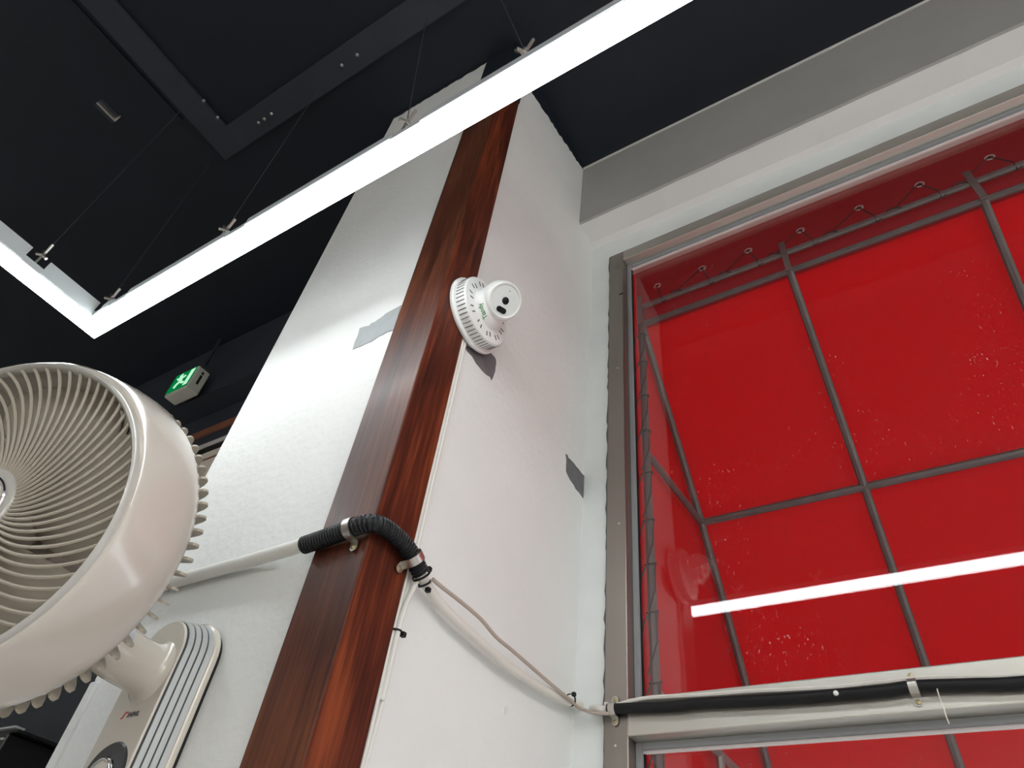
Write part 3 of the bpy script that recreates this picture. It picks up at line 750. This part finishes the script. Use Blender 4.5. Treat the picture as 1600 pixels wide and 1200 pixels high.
mc = [V((-.5497, .575, 1.984)), V((-.5497, .592, 1.9725))] + px_path([(672, 922), (700, 957), (750, 1003), (800, 1045), (850, 1077), (885, 1095)], 0, -.553) + px_path([(905, 1102)], 0, -.558) + px_path([(916, 1106)], 0, -.562) + px_path([(935, 1109), (952, 1110)], 1, 1.034)
tag(MB().tube(smooth_path(mc, 6), [.0078]*7 + [.0074]*6 + [.0066]*200 if False else .0068, 12).build('main_cable', m_['cable'], smooth=True),
    'thick white cable sagging along the white wall from hose to window', 'cable')
tc_ = px_path([(676, 905), (690, 917), (722, 942), (752, 968), (775, 995), (800, 1016), (830, 1042), (862, 1070), (889, 1092)], 0, -.5425) + px_path([(905, 1106)], 0, -.549) + px_path([(930, 1114), (952, 1115)], 1, 1.024)
tag(MB().tube(smooth_path(tc_, 6), .0027, 8).build('thin_cable', m_['cable2'], smooth=True), 'thin beige cable running just above the thick sagging white cable', 'cable')
def vcable(dy, amp, seed, label):
    r = random.Random(seed); pts = []; z = 2.44
    while z > .2:
        pts.append((XC+.0038, PY1+dy + (r.uniform(-amp, amp) if z < 1.93 else 0), z)); z -= .07
    return tag(MB().tube(smooth_path(pts, 4), .0032, 8).build('wall_cable', m_['pipe'], smooth=True), label, 'cable', 'cables along the post edge')
vcable(.0042, .0012, 1, 'thin white cable tucked against the edge of the wooden post')
vcable(.0112, .0022, 2, 'thin white cable just outside the other one along the post')
bc = px_path([(655, 897), (648, 915)], 0, -.556) + px_path([(638, 935), (629, 960), (622, 985)], 0, -.562)
bc.append(bc[-1] + V((-.003, .003, -.08))); 
tag(MB().tube(smooth_path(bc, 6), .0034, 8).build('branch_cable', m_['pipe'], smooth=True), 'short white cable dropping from the hose end along the post', 'cable')
def zip_tie(c, axis, r, tail, label):
    M = frame_z(c, axis); t = tag(MB().lathe([(r, -.0013), (r+.0014, -.0013), (r+.0014, .0013), (r, .0013)], M, 24, closed=True).build('cable_tie', m_['black'], smooth=True), label, 'cable tie', )
    tl = V(tail).normalized()
    MB().box((-.003, -.003, -.003), (.003, .003, .003)).build('lock', m_['black'], t, bevel=.0006).matrix_basis = T(V(c) + tl*(r+.003))
    return t
zip_tie(V((-.5496, .5905, 1.9735)), (0, .85, -.5), .0112, (.3, .5, .8), 'black cable tie round the end of the corrugated hose')
zip_tie(V((-.5500, .600, 1.967)), (0, .8, -.6), .0075, (.5, .3, -.8), 'black cable tie round the cable just below the hose')
p = on_plane(891, 1094, 0, -.5525)
zip_tie(p, (0, .9, .25), .0085, (.4, .3, .9), 'black cable tie on the sagging cable near the window frame')
p = on_plane(619, 987, 0, -.566)
zip_tie(p, (0, 0, 1), .0062, (.7, .7, -.2), 'black cable tie on the upright cables beside the post')
# black cable and white cable along the mullion
bk = px_path([(950, 1108), (975, 1107), (1050, 1104), (1100, 1099), (1200, 1094), (1300, 1087), (1380, 1080), (1433, 1073), (1520, 1070), (1600, 1067)], 1, 1.0305)
bk += [bk[-1] + V((k*.15, 0, 0)) for k in range(1, 17)]
tag(MB().tube(smooth_path(bk, 6), .0082, 14).build('black_cable', m_['black'], smooth=True), 'thick black cable clamped along the steel window crossbar', 'cable')
wk = px_path([(945, 1100), (962, 1102), (985, 1096), (1020, 1090), (1100, 1086), (1180, 1080), (1300, 1074), (1433, 1060), (1520, 1058), (1600, 1055)], 1, 1.0345)
wk += [wk[-1] + V((k*.15, 0, 0)) for k in range(1, 17)]
tag(MB().tube(smooth_path(wk, 6), .0036, 8).build('white_cable', m_['cable'], smooth=True), 'thin off-white cable lying on top of the black cable', 'cable')
p = on_plane(1427, 1073, 1, 1.0305); saddle('saddle_clamp', p, (1, 0, 0), (0, -1, 0), .0084, 'metal saddle clamp holding black cable to the middle of the crossbar')
p = on_plane(958, 1108, 1, 1.0325); saddle('saddle_clamp', p, (1, 0, 0), (0, -1, 0), .0086, 'metal saddle clamp where the black cable meets the window jamb')
p = on_plane(1306, 1083, 1, 1.021); tag(MB().lathe([(.0001, .0035), (.003, .002), (.0035, -.001), (.0001, -.003)], frame_z(p, (0, -1, .3)), 10).build('paint_drip', m_['camw'], smooth=True), 'white paint blob on the black crossbar cable', 'blob')
th = px_path([(1464, 1076), (1468, 1090), (1474, 1104), (1478, 1118), (1483, 1131)], 1, 1.022)
tag(MB().tube(smooth_path(th, 4), .0007, 5).build('thread', m_['blind']), 'loose beige thread hanging over the black cable and crossbar', 'thread')

# ============================================================ things in the dark corners
cb = thing('wall_cabinet', (-3.0, 1.0, 1.7), 'black cabinet with two silver lines in the dark behind the column', 'cabinet')
MB().box((-3.6, .90, 1.60), (-2.13, YW, 2.005)).build('body', m_['cab'], cb, bevel=.004)
MB().box((-3.6, .894, 1.985), (-2.13, .90, 1.990)).build('silver_line', m_['silver'], cb)
MB().box((-3.6, .894, 2.012), (-2.10, .92, 2.017)).build('silver_line', m_['silver'], cb)
MB().box((-3.6, .905, 2.005), (-2.10, YW, 2.012)).build('lid', m_['cab'], cb)
bq = [on_plane(u, v, 2, ZC-.002) for u, v in ((153, 159), (181, 189))]
bx = (bq[0].x+bq[1].x)/2; by0, by1 = sorted((bq[0].y, bq[1].y))
br = thing('ceiling_bracket', (bx, (by0+by1)/2, ZC), 'small bare metal bracket screwed to the black ceiling', 'bracket')
MB().box((bx-.022, by0, ZC-.003), (bx+.022, by1, ZC)).build('base_plate', m_['dark2'], br)
MB().box((bx+.004, by0, ZC-.016), (bx+.012, by1, ZC-.003)).build('flange', m_['zinc'], br)
MB().box((bx+.012, by1-.006, ZC-.010), (bx+.032, by1, ZC-.003)).build('tab', m_['zinc'], br)
